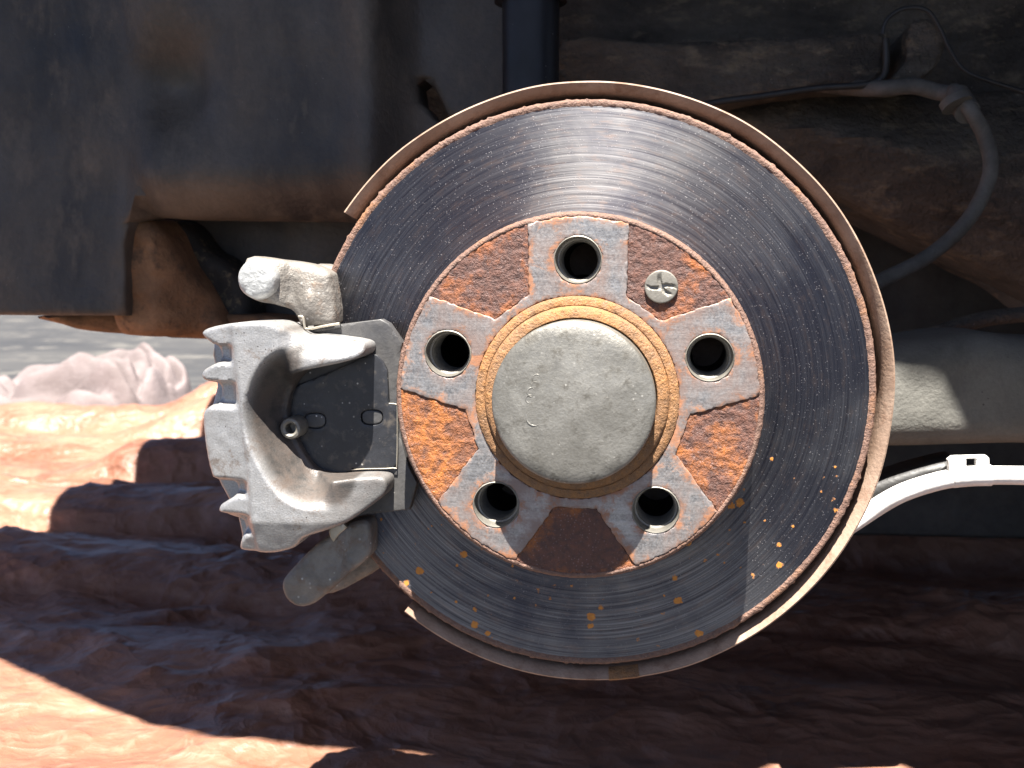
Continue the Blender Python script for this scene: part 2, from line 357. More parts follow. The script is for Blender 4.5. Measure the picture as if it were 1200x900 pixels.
# tarpaulin: one cloth with long folds across and crumple all over
def ridge(x, y, s, o=4):
    t = 0; a = 1; f = 1; pr = 1
    for k in range(o):
        n_ = 1 - abs(noise.noise(Vector((x * f + s * 3.1, y * f, s + k * 7)))) * 1.8; n_ = max(0, n_); n_ *= n_; t += n_ * a * pr; pr = min(1, n_ * 1.4); a *= .55; f *= 2.1
    return t
FOLDS = ((.88, .09, .065, -9, 9), (1.20, .085, .080, -.92, 9), (.62, .10, .038, -9, 9), (1.04, .04, .025, -9, 9), (1.55, .10, .16, -.98, 9), (1.86, .12, .19, -1.02, 9), (1.5, .1, .05, -9, -1), (1.84, .12, .06, -9, -1), (.33, .1, .012, -9, 9), (-.3, .2, .03, -9, 9))
def tarp_h(x, y):
    wob = .10 * noise.noise(Vector((x * .9, y * .5, 3.1))) + .025 * noise.noise(Vector((x * 3.1, y * 2, 8)))
    h = 0
    for yc, wd, am, x0, x1 in FOLDS:
        t = (y + wob - yc) / wd
        env = 1 / (1 + math.exp(-(x - x0) * 22)) / (1 + math.exp((x - x1) * 9))
        if yc > 1.3 and x > -.2: am *= max(.35, 1 - (x + .2) * 1.2)
        f = max(0, 1 - abs(t) ** 2.4) ** .62 if t < 0 else math.exp(-(t * 1.15) ** 2)
        h += am * f * env * (.75 + .5 * noise.noise(Vector((x * 1.7, yc * 5, 0))))
    wx = x + .05 * noise.noise(Vector((x * 5, y * 5, 1))); wy = y + .05 * noise.noise(Vector((x * 5, y * 5, 4)))
    h += .0065 * ridge(wx * 5.5, wy * 8.5, 5, 5) + .004 * fbm(x * 5, y * 6, 2.0, 3)
    h += .012 * abs(noise.noise(Vector((wx * 2.2, wy * 9, 12)))) + .004 * abs(noise.noise(Vector((wx * 9 + wy * 6, wy * 14 - wx * 5, 14))))
    if x > -.25: h *= 1 - .92 * min(1, (x + .25) * 6) * max(0, min(1, (.42 - y) / .16))
    return h
xs = np.concatenate([np.arange(-2.6, -1.3, .025), np.arange(-1.3, .75, .0075), np.arange(.75, 1.9, .03)])
ys = np.concatenate([np.arange(-.02, .1, .02), np.arange(.1, 1.0, .0075), np.arange(1.0, 2.05, .0125)])
V = []; nx = len(xs)
for yv in ys:
    for xv in xs: V.append((xv, yv, GZ + .0 + tarp_h(xv, yv)))
Fc = [(j * nx + i, j * nx + i + 1, (j + 1) * nx + i + 1, (j + 1) * nx + i) for j in range(len(ys) - 1) for i in range(nx - 1)]
tag(link('tarpaulin', V, Fc, M['tarp'], None, 180), 'brown wrinkled tarpaulin spread on the ground under the car', 'tarpaulin')

def heap(name, c, rx, ry, hgt, mat, seed, label, cat):
    V = []; n = 90
    for j in range(n + 1):
        for i in range(n + 1):
            a = i / n * 2 - 1; b = j / n * 2 - 1; d = max(0, 1 - (abs(a) ** 2.6 + abs(b) ** 2.6))
            x = c[0] + a * rx + .05 * noise.noise(Vector((a * 2, b * 2, seed))); y = c[1] + b * ry
            wa = a + .35 * noise.noise(Vector((a * 1.3, b * 1.3, seed + 5))); wb = b + .35 * noise.noise(Vector((a * 1.3, b * 1.3, seed + 8)))
            bl = abs(noise.noise(Vector((wa * 2.3 + wb * 1.2, wb * 2.6 - wa * .8, seed + 2)))) * 1.9 + .35 * abs(noise.noise(Vector((wa * 3.6, wb * 4.2, seed + 9)))) * 1.6
            tall = .55 + .45 / (1 + math.exp(-(a - .25) * 9))
            V.append((x, y, c[2] + hgt * (d ** .55) * tall * (.25 + .85 * min(1.15, bl ** .6)) + .004 * d * fbm(a * 7, b * 7, seed, 3)))
    Fc = [(j * (n + 1) + i, j * (n + 1) + i + 1, (j + 1) * (n + 1) + i + 1, (j + 1) * (n + 1) + i) for j in range(n) for i in range(n)]
    return tag(link(name, V, Fc, mat, None, 180), label, cat)
g = gnd(60, 482); heap('crumpled_cloth', (g.x, g.y + .12, GZ - .015), .34, .22, .19, M['cloth'], 4.2, 'pale mauve cloth heaped on the concrete behind the tarpaulin', 'cloth')

# ================================================================ BRAKE ROTOR
rotor = empty('brake_rotor', (0, .01, -.15), 'round steel brake disc with five lug holes and rusty hat', 'brake disc')
rs = np.linspace(.084, .1478, 90); prof = [(.084, .024), (.084, .0)]
for i, r in enumerate(rs[1:]): prof.append((float(r), .00006 * noise.noise(Vector((i * 1.7, 0, 0))) + .00005 * random.random()))
prof += [(.1478, .024), (.084, .024)]
lathe('friction_ring', prof, M['rotor'], rotor, seg=240)
def crust(a, r, y, j):
    v = Vector((math.cos(a) * 60, math.sin(a) * 60, j * .7)); t = max(0, noise.noise(v)) ** 2 * .0016 + .00025 * noise.noise(v * 2.7)
    return (t if r > .149 else 0, -t * .5)
lathe('rusty_rim', [(.1460, .0235), (.1462, .0001), (.1474, -.0004), (.1488, -.0005), (.1497, .0002), (.1500, .0012), (.1500, .0105), (.1488, .0115), (.1488, .0135), (.1500, .0145), (.1500, .0225), (.1494, .0235)], M['rust_rim'], rotor, seg=720, disp=crust, sharp=60)
lathe('hat_wall', [(.0900, .001), (.0903, -.010), (.0904, -.0405), (.0900, -.0420), (.0890, -.0429), (.0878, -.0430)], M['rust'], rotor, seg=200,
      disp=lambda a, r, y, j: (.0002 * noise.noise(Vector((math.cos(a) * 30, math.sin(a) * 30, j))), 0))
lathe('hat_edge', [(.0876, -.0429), (.0880, -.0434), (.0890, -.0434), (.0899, -.0427), (.0905, -.0416), (.0905, -.0395), (.0902, -.0390)], M['rust_rim'], rotor, seg=480,
      disp=lambda a, r, y, j: (.00035 * noise.noise(Vector((math.cos(a) * 50, math.sin(a) * 50, j * .5))), .0003 * noise.noise(Vector((math.cos(a) * 70, math.sin(a) * 70, j)))), sharp=60)
LUG = [(.0672 * math.cos(R(89.7 - 72 * i)), .0672 * math.sin(R(89.7 - 72 * i))) for i in range(5)]
def ring(c, r, n=40): return [(c[0] + r * math.cos(2 * math.pi * i / n), c[1] + r * math.sin(2 * math.pi * i / n)) for i in range(n)]
HR = .0113
plate('hat_face', ring((0, 0), .0882, 160), [ring((0, 0), .0498, 100)] + [ring(c, HR) for c in LUG], -.0428, -.034, M['rust'], rotor, .0003, .004)
# the five rusty pockets and the star-shaped face the wheel sat on
def rot(p, a): return (p[0] * math.cos(a) - p[1] * math.sin(a), p[0] * math.sin(a) + p[1] * math.cos(a))
def pocket(ca):
    loc = []
    ih, oh, ri, ro = .0102, .0300, .0545, .0878
    ao = math.asin(oh / ro)
    loc += [(ri, -ih), (ri, ih)]                                  # inner edge (radius along +x)
    loc += [(ro * math.cos(ao), oh)] + [(ro * math.cos(ao * (1 - k / 6)), ro * math.sin(ao * (1 - k / 6))) for k in range(1, 12)] + [(ro * math.cos(ao), -oh)]
    return [rot(p, R(ca)) for p in loc], ao
star = []
for i in range(5):
    ca = 89.7 - 36 - 72 * i
    pk, ao = pocket(ca)
    inner = [pk[-1], pk[0], pk[1], pk[2]]
    star += inner[::-1]
    nxt = ca - 72; a_from = R(ca) - ao; a_to = R(nxt) + ao
    for k in range(1, 8):
        a = a_from + (a_to - a_from) * k / 8; star.append((.0878 * math.cos(a), .0878 * math.sin(a)))
plate('contact_face', star, [ring((0, 0), .0499, 100)] + [ring(c, HR + .0004) for c in LUG], -.0438, -.0427, M['land'], rotor, .0004, .0018, None, .0004)
hot = {0: 'rust', 1: 'rust_mid', 2: 'rust_mid', 3: 'rust_hot', 4: 'rust'}
for i in range(5):
    pk, ao = pocket(89.7 - 36 - 72 * i)
    sd = i * 7.3
    def hf(x, z, d, sd=sd): return np.array([-.00045 * max(0, noise.noise(Vector((a * 190, b * 190, sd)))) - .0004 * noise.noise(Vector((a * 420, b * 420, sd))) for a, b in zip(x, z)])
    plate('rusty_pocket', pk, [], -.0431, -.0426, M[hot[i]], rotor, .0002, .0011, hf, .0002)
# retaining screw with a worn cross slot
sc = at(775, 336, -.0437); SX, SZ = sc.x, sc.z
def crossf(x, z, d):
    u = x - SX; v = z - SZ; a = R(28); p = u * math.cos(a) + v * math.sin(a); q = -u * math.sin(a) + v * math.cos(a)
    q2 = q + 90 * p * p * np.sign(p); p2 = p - 60 * q * q
    c = np.minimum(np.maximum(np.abs(q2) / .0007, np.abs(p) / .0037), np.maximum(np.abs(p2) / .0007, np.abs(q) / .0034))
    return np.where(c < 1.0, .0011, np.where(c < 1.8, .0011 * (1.8 - c) / .8, 0)) + .00025 * ((u / .008) ** 2 + (v / .008) ** 2)
s_ = plate('retaining_screw', ring((SX, SZ), .0080, 48), [], -.0452, -.0428, M['screw'], rotor, .0006, .0004, crossf); s_['label'] = 'grey countersunk screw head with worn cross slot'

# ================================================================ WHEEL HUB
hub = empty('wheel_hub', (0, -.04, -.05), 'rusty hub centre ring with domed grey grease cap', 'wheel hub')
jit = lambda a, r, y, j: (.00022 * noise.noise(Vector((math.cos(a) * 40, math.sin(a) * 40, j))), .00022 * noise.noise(Vector((math.cos(a) * 55, math.sin(a) * 55, j * 2))))
lathe('spigot_ring', [(.0498, -.036), (.0498, -.0442), (.0490, -.0450), (.0470, -.0455), (.0456, -.0456), (.0452, -.0452), (.0449, -.0460), (.0438, -.0476), (.0410, -.0484), (.0396, -.0484), (.0390, -.0470), (.0389, -.030), (.030, -.0295)], M['rust_ring'], hub, seg=200, disp=jit)
cp = [(.0384, -.030), (.0388, -.0630), (.0387, -.0642), (.0381, -.0650), (.0370, -.0655), (.0352, -.0660), (.0335, -.0665)]
for k in range(1, 16):
    r = .0335 * (1 - k / 15); cp.append((max(r, .00001), -.0665 - .0019 * (1 - (r / .0335) ** 2)))
capo = lathe('grease_cap', cp, M['cap'], hub, seg=128, disp=lambda a, r, y, j: (0, .00016 * fbm(math.cos(a) * r * 90, math.sin(a) * r * 90, 1, 3) if j > 4 else 0))
# faint stamped outlines on the cap
for (u, v, rr) in ((629, 444, .0020), (627, 452, .0017), (623, 460, .0021), (621, 468, .0020), (626, 490, .0037)):
    p = at(u, v, -.0682); ys_ = -.0665 - .0019 * (1 - (p.x * p.x + p.z * p.z) / .0335 ** 2)
    lathe('stamped_mark', [(rr + .0004, ys_ + .00015), (rr + .0001, ys_ - .00004), (rr - .0001, ys_ - .00004), (rr - .0004, ys_ + .00015)], M['cap'], capo, (p.x, p.z), 28, 20, 330)
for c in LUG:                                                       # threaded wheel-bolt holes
    pr = [(HR + .0007, -.0434), (HR, -.0440), (HR - .0003, -.0434), (HR - .0006, -.0405), (HR - .0008, -.0362), (.0097, -.0358)]
    for k in range(11): pr += [(.0097, -.0350 + k * .0018), (.0091, -.0341 + k * .0018)]
    pr += [(.0097, -.014)]
    lathe('threaded_hole', pr, M['screw'], hub, c, 48)
    lathe('shaded_bore', [(.0097, -.014), (.0101, -.0135), (.0101, .06), (.00001, .06)], M['black'], hub, c, 32)  # coloured black to give the shade deep inside the hole
lathe('hub_flange', [(.0498, -.034), (.0545, -.034), (.0545, -.016), (.035, -.016), (.035, .12), (.00001, .12)], M['under'], hub, seg=64)

# ================================================================ DUST SHIELD
shield = empty('dust_shield', (0, .02, -.16), 'tan rusty splash shield wrapped around the brake disc edge', 'brake shield')
def shw(a, r, y, j): 
    t = .0005 * noise.noise(Vector((math.cos(a) * 4, math.sin(a) * 4, 2))); return (t, .0008 * noise.noise(Vector((math.cos(a) * 5, math.sin(a) * 5, 7))))
A0, A1 = -128, 144
lathe('lip', [(.1520, .0300), (.1530, .012), (.1537, .0070), (.1550, .0045), (.1572, .0020), (.1586, .0011), (.1594, .0016), (.1595, .0026), (.1578, .0042), (.1560, .0062), (.1552, .012), (.1545, .0330), (.1520, .0330)], M['shield'], shield, seg=300, a0=A0, a1=A1, disp=shw, closed=True)
lathe('back_plate', [(.060, .0302), (.1525, .0302), (.1525, .0325), (.060, .0325)], M['shield'], shield, seg=200, a0=A0, a1=A1, closed=True)
gp = [(764, 788), (720, 793)]
dab = []
for i in range(9): dab.append((.1583 - .0004 * (i % 2), i))
# orange touch of paint on the lower lip
lathe('orange_rust_patch', [(.1537, .0064), (.1550, .0040), (.1572, .0015), (.1586, .0007), (.1596, .0014)], M['rust_ring'], shield, seg=20, a0=-84.5, a1=-78.5,
      disp=lambda a, r, y, j: (0, .0003 * noise.noise(Vector((a * 40, j, 0)))))

# ================================================================ BRAKE PAD
pad = empty('brake_pad', (-.12, -.01, -.05), 'black brake pad with shim held against the disc by the caliper', 'brake pad')
YP = -.0175
po = spline(xz([(352, 386), (390, 381), (446, 374), (455, 379), (471, 402), (467, 430), (464, 472), (470, 515), (478, 545), (489, 566), (480, 597), (430, 603), (392, 612), (350, 600), (335, 500)], YP), True, 2)
plate('backing_plate', xz([(352, 386), (390, 381), (446, 374), (455, 379), (471, 402), (467, 430), (465, 472), (470, 515), (478, 545), (489, 566), (480, 597), (430, 603), (392, 612), (345, 600), (332, 500)], YP), [], YP, -.0105, M['pad'], pad, .0006, .004)
plate('friction_block', xz([(395, 388), (444, 382), (466, 405), (460, 470), (474, 545), (484, 566), (476, 592), (405, 600)], -.005), [], -.0106, -.0006, M['friction'], pad, .0006, .006)
ov = [(369, 493), (436, 489)]
def oval(c): 
    return [(c[0] + 13 * math.copysign(abs(math.cos(t)) ** .75, math.cos(t)), c[1] + 9.2 * math.copysign(abs(math.sin(t)) ** .75, math.sin(t))) for t in np.linspace(0, 2 * math.pi, 28, endpoint=False)]
YS = -.0192
sh = plate('shim', xz([(333, 476), (339, 459), (352, 450), (379, 439), (405, 428), (424, 419), (432, 413), (442, 416), (449, 424), (454, 434), (456, 472), (466, 473), (465, 543), (461, 548), (412, 550), (410, 557), (358, 557), (352, 530), (340, 505)], YS), [xz(oval(c), YS) for c in ov], YS, -.0174, M['shim'], pad, .0004, .0028,
           lambda x, z, d: np.array([-.0008 * math.exp(-((a + .115) ** 2 + (b - .01) ** 2) / .0009) for a, b in zip(x, z)]))
for c in ov: plate('embossed_oval', xz([(c[0] + (q[0] - c[0]) * .93, c[1] + (q[1] - c[1]) * .92) for q in oval(c)], YS), [], YS + .0003, -.0174, M['pad'], pad, .0007, .002)
tube('shim_edge', [at(u, v, YS - .0001) for u, v in ((456, 473), (464.5, 474), (465.5, 480), (465, 543), (461, 548.5), (430, 549.5), (412, 550.5))], .00035, M['spring'], pad, 8, 3)

# ================================================================ CALIPER
cal = empty('brake_caliper', (-.16, -.03, -.09), 'pale cast aluminium brake caliper with two prongs and finned edge', 'brake caliper')
YC = -.050
outer = [(243, 391), (250, 384), (278, 378), (305, 376), (326, 377), (345, 386), (357, 393), (372, 393), (397, 396), (421, 400), (428, 405), (427, 414), (418, 420),
         (400, 425), (380, 429), (357, 434), (344, 442), (334, 455), (328, 473), (327, 490), (332, 508), (341, 527), (352, 545), (363, 556), (385, 561), (415, 560), (438, 560), (449, 563), (451, 572), (447, 583), (428, 598), (408, 611), (385, 619), (362, 626), (350, 638), (325, 645), (300, 644), (285, 643)]
left = [(284, 636), (289, 622), (287, 608), (277, 605), (267, 602), (262, 596), (264, 589), (273, 583), (281, 577), (279, 565), (268, 563), (257, 561), (250, 543), (245, 515), (243, 485), (250, 475), (259, 468), (261, 455), (257, 449), (248, 446), (242, 440), (244, 433), (252, 428), (261, 422), (260, 410), (255, 402)]
ol = spline(xz(outer + left, YC + .012), True, 3)
ucurve = np.array(spline(xz([(428, 418), (400, 426), (376, 431), (355, 436), (341, 446), (333, 460), (328, 476), (328, 492), (333, 510), (342, 528), (352, 545), (364, 556), (390, 561)], YC + .012), False, 4))
seam = [at(u, v, YC) for u, v in ((271, 386), (277, 440), (284, 500), (291, 560), (297, 640))]
def smooth(a, b, t):
    t = np.clip((t - a) / (b - a), 0, 1); return t * t * (3 - 2 * t)
def calh(x, z, d):
    P = np.stack([x, z], 1)
    du = np.full(len(x), 9.)
    for i in range(len(ucurve) - 1):
        a, b = ucurve[i], ucurve[i + 1]; ab = b - a; t = np.clip(((P - a) @ ab) / (ab @ ab), 0, 1); du = np.minimum(du, np.hypot(*(P - a - t[:, None] * ab).T))
    xm = at(330, 500, YC).x
    lin = np.clip((.0150 - du) / .0130, 0, 1); lin = .75 * lin + .25 * lin * lin * (3 - 2 * lin)
    h = .025 * lin * (1 - smooth(at(350, 500, YC).x, at(388, 500, YC).x, x)) * (1 - smooth(at(312, 500, YC).x, at(345, 500, YC).x, x) * smooth(at(300, 462, YC).z, at(300, 436, YC).z, z))            # dished wall round the U
    up = smooth(at(318, 400, YC).x, at(345, 400, YC).x, x) * smooth(at(300, 470, YC).z, at(300, 440, YC).z, z)
    zt = at(380, 393, YC).z
    h += up * (.004 + .006 * smooth(at(360, 400, YC).x, at(428, 400, YC).x, x) + .34 * np.clip(z - at(380, 412, YC).z, -.004, .008))
    lo_ = smooth(at(300, 470, YC).z, at(300, 560, YC).z, z)
    h += lo_ * (.016 * smooth(at(345, 600, YC).x, at(450, 600, YC).x, x) + .006 * smooth(at(300, 575, YC).z, at(300, 555, YC).z, z) * 0 + .35 * np.clip(at(300, 612, YC).z - z, 0, .02))
    sx = np.interp(-z, [-s.z for s in seam], [s.x for s in seam])
    row = np.interp(-z, [-at(270, r, YC).z for r in range(370, 660, 2)], list(range(370, 660, 2)))
    fin = np.zeros(len(x))
    for r0, r1 in ((372, 403), (428, 447), (479, 563), (584, 603), (630, 650)): fin = np.maximum(fin, smooth(r0 - 5, r0 + 1, row) * (1 - smooth(r1 - 1, r1 + 5, row)))
    e = sx - x
    h += (.0011 * smooth(-.0010, .0014, e) + .20 * np.clip(e, 0, .03)) + (1 - fin) * .006 * smooth(.0006, .0060, e)
    h += .006 * smooth(at(300, 388, YC).z, at(300, 376, YC).z, z) * smooth(at(312, 0, YC).x, at(322, 0, YC).x, x)
    h += np.array([.00028 * noise.noise(Vector((a * 160, b * 160, 1))) + .0003 * noise.noise(Vector((a * 40, b * 40, 5))) for a, b in zip(x, z)])
    return h
body = plate('caliper_body', ol, [], YC, -.018, M['alu'], cal, .0020, .0013, calh, 0, 60)
# grime collects on the dished wall and the underside of the prongs
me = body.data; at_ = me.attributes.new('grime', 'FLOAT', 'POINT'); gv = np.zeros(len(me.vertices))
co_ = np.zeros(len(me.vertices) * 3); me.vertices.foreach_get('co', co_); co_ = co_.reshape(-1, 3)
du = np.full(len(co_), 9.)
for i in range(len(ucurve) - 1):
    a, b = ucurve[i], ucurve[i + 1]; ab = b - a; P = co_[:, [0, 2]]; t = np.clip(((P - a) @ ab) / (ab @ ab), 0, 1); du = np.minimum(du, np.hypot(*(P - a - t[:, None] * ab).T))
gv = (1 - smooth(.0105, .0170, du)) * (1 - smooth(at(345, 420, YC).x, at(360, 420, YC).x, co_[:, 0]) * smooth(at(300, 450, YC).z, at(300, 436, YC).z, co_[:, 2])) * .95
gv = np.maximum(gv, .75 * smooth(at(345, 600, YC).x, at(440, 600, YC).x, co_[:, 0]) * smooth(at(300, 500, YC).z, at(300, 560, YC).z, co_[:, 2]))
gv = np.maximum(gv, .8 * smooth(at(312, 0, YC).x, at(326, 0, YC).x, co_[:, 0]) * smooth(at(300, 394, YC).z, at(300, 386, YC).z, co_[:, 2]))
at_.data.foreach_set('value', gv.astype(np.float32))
# bridge over the disc to the piston side
plate('bridge', spline(xz([(262, 400), (300, 384), (345, 392), (352, 430), (330, 470), (330, 520), (350, 560), (350, 612), (300, 634), (290, 600), (262, 545), (252, 500), (266, 450)], -.015), True, 3), [], -.030, .058, M['alu'], cal, .003, .006)
p = at(341, 502, -.030)
ey = lathe('pin_eyelet', [(.0058, -.019), (.0058, -.0300), (.0052, -.0312), (.0040, -.0316), (.0029, -.0308), (.0026, -.024), (.00001, -.0238)], M['screw'], cal, (p.x, p.z), 40)
# piston housing behind the disc
lathe('piston_housing', [(.00001, .082), (.026, .082), (.029, .078), (.029, .040), (.00001, .040)], M['alu'], cal, (at(380, 500, .05).x, at(380, 500, .05).z), 48)

# ================================================================ CALIPER BRACKET
br = empty('caliper_bracket', (-.13, .03, -.09), 'dark cast iron caliper bracket with a lug above and below', 'bracket')
ua = spline(xz([(297, 303), (330, 304), (366, 309), (388, 318), (393, 330), (398, 376), (378, 380), (359, 381), (354, 372), (346, 362), (330, 356), (310, 352), (296, 340)], -.014), True, 3)
def uah(x, z, d):
    t = smooth(at(330, 340, -.02).x, at(345, 340, -.02).x, x)
    return .005 * t + .22 * np.clip(z - at(340, 322, -.02).z, 0, .02) - .004 * np.exp(-((x - at(366, 350, -.02).x) ** 2 + .3 * (z - at(366, 356, -.02).z) ** 2) / .00003)
plate('upper_lug', ua, [], -.028, -.008, M['iron'], br, .0035, .0018, uah)
c = at(303, 327, -.03); lathe('lug_end', [(.00001, -.0345), (.006, -.0345), (.0088, -.0338), (.0102, -.0320), (.0106, -.029), (.0106, -.010)], M['zinc'], br, (c.x, c.z), 40,
      disp=lambda a, r, y, j: (.0003 * noise.noise(Vector((math.cos(a) * 3, math.sin(a) * 3, 2))), .0004 * noise.noise(Vector((math.cos(a) * r * 300, math.sin(a) * r * 300, 2)))))
la = spline(xz([(338, 678), (348, 663), (376, 634), (394, 622), (408, 612), (430, 606), (438, 612), (439, 630), (437, 648), (414, 668), (389, 690), (372, 703), (355, 706), (341, 696)], -.014), True, 3)
def lah(x, z, d):
    t = smooth(at(392, 0, -.02).x, at(400, 0, -.02).x, x); return .0035 * t + .003 * smooth(at(0, 660, -.02).z, at(0, 690, -.02).z, z) * (1 - t)
plate('lower_lug', la, [], -.026, -.008, M['iron'], br, .0028, .0018, lah)
# arms behind the disc edge that join the two lugs
plate('bracket_arm', spline(xz([(368, 312), (420, 318), (470, 340), (486, 420), (484, 560), (470, 640), (425, 676), (384, 690), (380, 650), (420, 630), (448, 560), (450, 420), (425, 372), (372, 364)], .04), True, 3), [], .0285, .050, M['iron'], br, .003, .006)
plate('upper_bridge', xz([(362, 311), (381, 316), (384, 330), (380, 362), (364, 362)], .01), [], -.012, .03, M['iron'], br, .002, .004)
plate('lower_bridge', xz([(380, 660), (398, 640), (418, 652), (396, 684), (384, 688)], .01), [], -.012, .03, M['iron'], br, .002, .004)
tube('pad_clip', [at(u, v, -.0265) for u, v in ((350, 371), (354, 371), (356, 375), (357.5, 384), (362, 385.5), (378, 382.5), (398, 379))], .0007, M['spring'], br, 8, 4)
plate('clip_tab', xz([(356, 375), (360, 384), (398, 379), (399, 384), (362, 391), (355, 388)], -.02), [], -.0205, -.0182, M['black'], br, .0004, .003)
plate('lower_clip', xz([(386, 618), (402, 612), (408, 617), (398, 626), (392, 634), (388, 628)], -.026), [], -.0285, -.0255, M['spring'], br, .0006, .002)

# ================================================================ UNDERSIDE OF THE CAR
def slab(name, pts, y, th, mat, label, cat, rnd=.006, step=.012, hf=None, holes=(), parent=None, n=3, sharp=45):
    o = plate(name, spline(xz(pts, y), True, n) if n else xz(pts, y), [xz(h, y) for h in holes], y, y + th, mat, parent, rnd, step, hf, 0, sharp)
    return tag(o, label, cat) if label else o
def nz(am, sc_, seed): return lambda x, z, d: np.array([am * fbm(a * sc_, b * sc_, seed, 4) for a, b in zip(x, z)])
YL = .165
def linh(x, z, d):
    ze = at(280, 255, YL).z
    h = .035 * np.clip(1 - (z - ze) / .035, 0, 1) ** 2 * (x > at(140, 0, YL).x)                    # lower lip rolls back
    xl = at(150, 0, YL).x; h += .028 * smooth(.03, -.02, x - xl) - .01 * np.exp(-((x - xl) / .02) ** 2)
    h += .035 * np.exp(-(((x - at(190, 90, YL).x) / .028) ** 2 + ((z - at(190, 95, YL).z) / .032) ** 2))
    xr = at(452, 0, YL).x; h += .03 * smooth(-.015, .02, x - xr) - .012 * np.exp(-((x - xr + .01) / .016) ** 2)
    return h + np.array([.004 * fbm(a * 9, b * 9, 3, 3) + .0008 * noise.noise(Vector((a * 70, b * 70, 3))) for a, b in zip(x, z)])
slab('wheel_arch_liner', [(-190, -160), (600, -160), (600, 40), (598, 150), (520, 215), (440, 262), (404, 258), (380, 256), (200, 254), (150, 251), (131, 258), (124, 285), (124, 372), (-20, 371), (-190, 371)], YL, .06, M['liner'],
     'smooth dusty black wheel arch liner panel behind the disc', 'arch liner', .004, .0075, linh, [[(478, 90), (486, 84), (497, 93), (506, 110), (514, 128), (524, 136), (516, 142), (498, 131), (490, 120), (481, 112)]], None, 0)
slab('recess_panel', [(110, 235), (470, 235), (470, 400), (380, 395), (300, 400), (200, 396), (110, 380)], .29, .03, M['liner'], 'dark recessed panel in the slot under the arch liner', 'body panel', .004, .012, nz(.004, 14, 2), (), None, 0)
def padh(x, z, d):
    return np.array([.0022 * math.sin((a * 210 + b * 150) + 1.2 * noise.noise(Vector((a * 25, b * 25, 3)))) * .5 + .0035 * fbm(a * 40, b * 40, 4, 4) for a, b in zip(x, z)]) + .9 * np.clip(x - at(190, 300, .22).x, 0, .03)
slab('jacking_pad', [(124, 272), (136, 256), (165, 254), (182, 270), (202, 310), (226, 350), (243, 378), (246, 396), (205, 396), (150, 394), (132, 388), (122, 350)], .205, .10, M['pad_brown'], 'brown dust caked jacking pad under the slot', 'jacking pad', .012, .004, padh)
slab('peeling_cover', [(176, 258), (215, 262), (240, 292), (262, 305), (284, 330), (292, 368), (280, 396), (244, 392), (215, 340), (190, 290)], .255, .06, M['peel'], 'black cover with peeling tan coating beside the jacking pad', 'cover', .008, .006, nz(.004, 40, 9))
slab('sill_flange', [(40, 371), (120, 366), (200, 368), (330, 372), (330, 400), (250, 398), (170, 393), (100, 388), (70, 380)], .245, .10, M['pad_brown'], 'brown dusty body flange below the jacking pad', 'body flange', .005, .006, nz(.002, 40, 5))
sh_ = empty('shock_absorber', at(622, 120, .14), 'glossy black shock absorber tube above the disc', 'shock absorber')
c1 = at(622, -160, .145); c2 = at(622, 200, .145)
tube('tube', [c1, c1.lerp(c2, .5), c2], .0184, M['shock'], sh_, 40)
tube('collar', [at(622, -60, .145), at(622, -30, .145), at(622, 3, .145)], .0235, M['shock'], sh_, 40)
tube('lower_mount', [c2, at(622, 330, .145)], .012, M['black'], sh_, 16, 2)
tube('mount_bush', [at(622, 340, .05), at(622, 340, .17)], .016, M['black'], sh_, 20, 2)

slab('wheel_well_wall', [(380, -200), (2500, -200), (2500, 330), (1240, 330), (1000, 250), (380, 250)], .40, .03, M['under'], 'grimy dark rear wall of the wheel well', 'body panel', .004, .016, nz(.006, 9, 6), (), None, 0)
slab('heat_shield', [(660, 46), (760, 50), (880, 46), (1000, 40), (1030, 38), (1037, 50), (1036, 80), (1028, 93), (1008, 98), (960, 100), (890, 110), (836, 121), (760, 128), (660, 130)], .30, .10, M['under'], 'flat dirt covered heat shield plate behind the disc top', 'heat shield', .0025, .007, nz(.0025, 9, 8))
def tankh(x, z, d): return -.03 * smooth(.0, .06, d) + np.array([.007 * fbm(a * 10, b * 14, 4, 4) for a, b in zip(x, z)])
slab('silencer', [(830, 118), (880, 112), (1000, 104), (1100, 108), (1200, 102), (1320, 100), (1330, 380), (1200, 334), (1120, 296), (1040, 258), (975, 225), (900, 190), (840, 160)], .36, .14, M['under'], 'large mud caked silencer hanging behind the hose', 'silencer', .012, .010, tankh)
bh = empty('brake_hose', at(1030, 330, .2), 'dusty grey flexible brake hose looping beside the disc', 'brake hose')
YH = .23
tube('hose', [at(960, 350, .17), at(1000, 343, .19), at(1032, 329, .21), at(1088, 300, YH), at(1134, 258, YH), at(1160, 205, YH), at(1154, 160, YH), at(1132, 122, YH), at(1118, 106, .27)], .0052, M['hose'], bh, 20)
tube('collar', [at(1134, 132, YH), at(1122, 112, .25)], .0085, M['hose'], bh, 20, 6)
tube('crimp', [at(1122, 124, YH - .002), at(1118, 116, YH)], .0105, M['hose'], bh, 20, 3)
tube('fixed_line', [at(940, 96, .34), at(985, 102, .315), at(1030, 104, .285), at(1070, 101, .28), at(1100, 108, .28), at(1122, 112, .27)], .006, M['hose'], bh, 16)
slab('hose_bracket', [(1046, 92), (1062, 70), (1064, 40), (1072, 24), (1096, 22), (1108, 40), (1106, 62), (1092, 84), (1070, 95)], .285, .12, M['under'], 'small dirty bracket above the brake hose', 'bracket', .004, .006, nz(.003, 30, 2))
tag(tube('dark_cable', [at(u, v, .288) for u, v in ((800, 130), (838, 120), (890, 113), (960, 103), (1008, 100), (1030, 94), (1038, 80), (1038, 45))], .0026, M['black'], None, 10), 'black cable along the lower edge of the heat shield', 'cable')
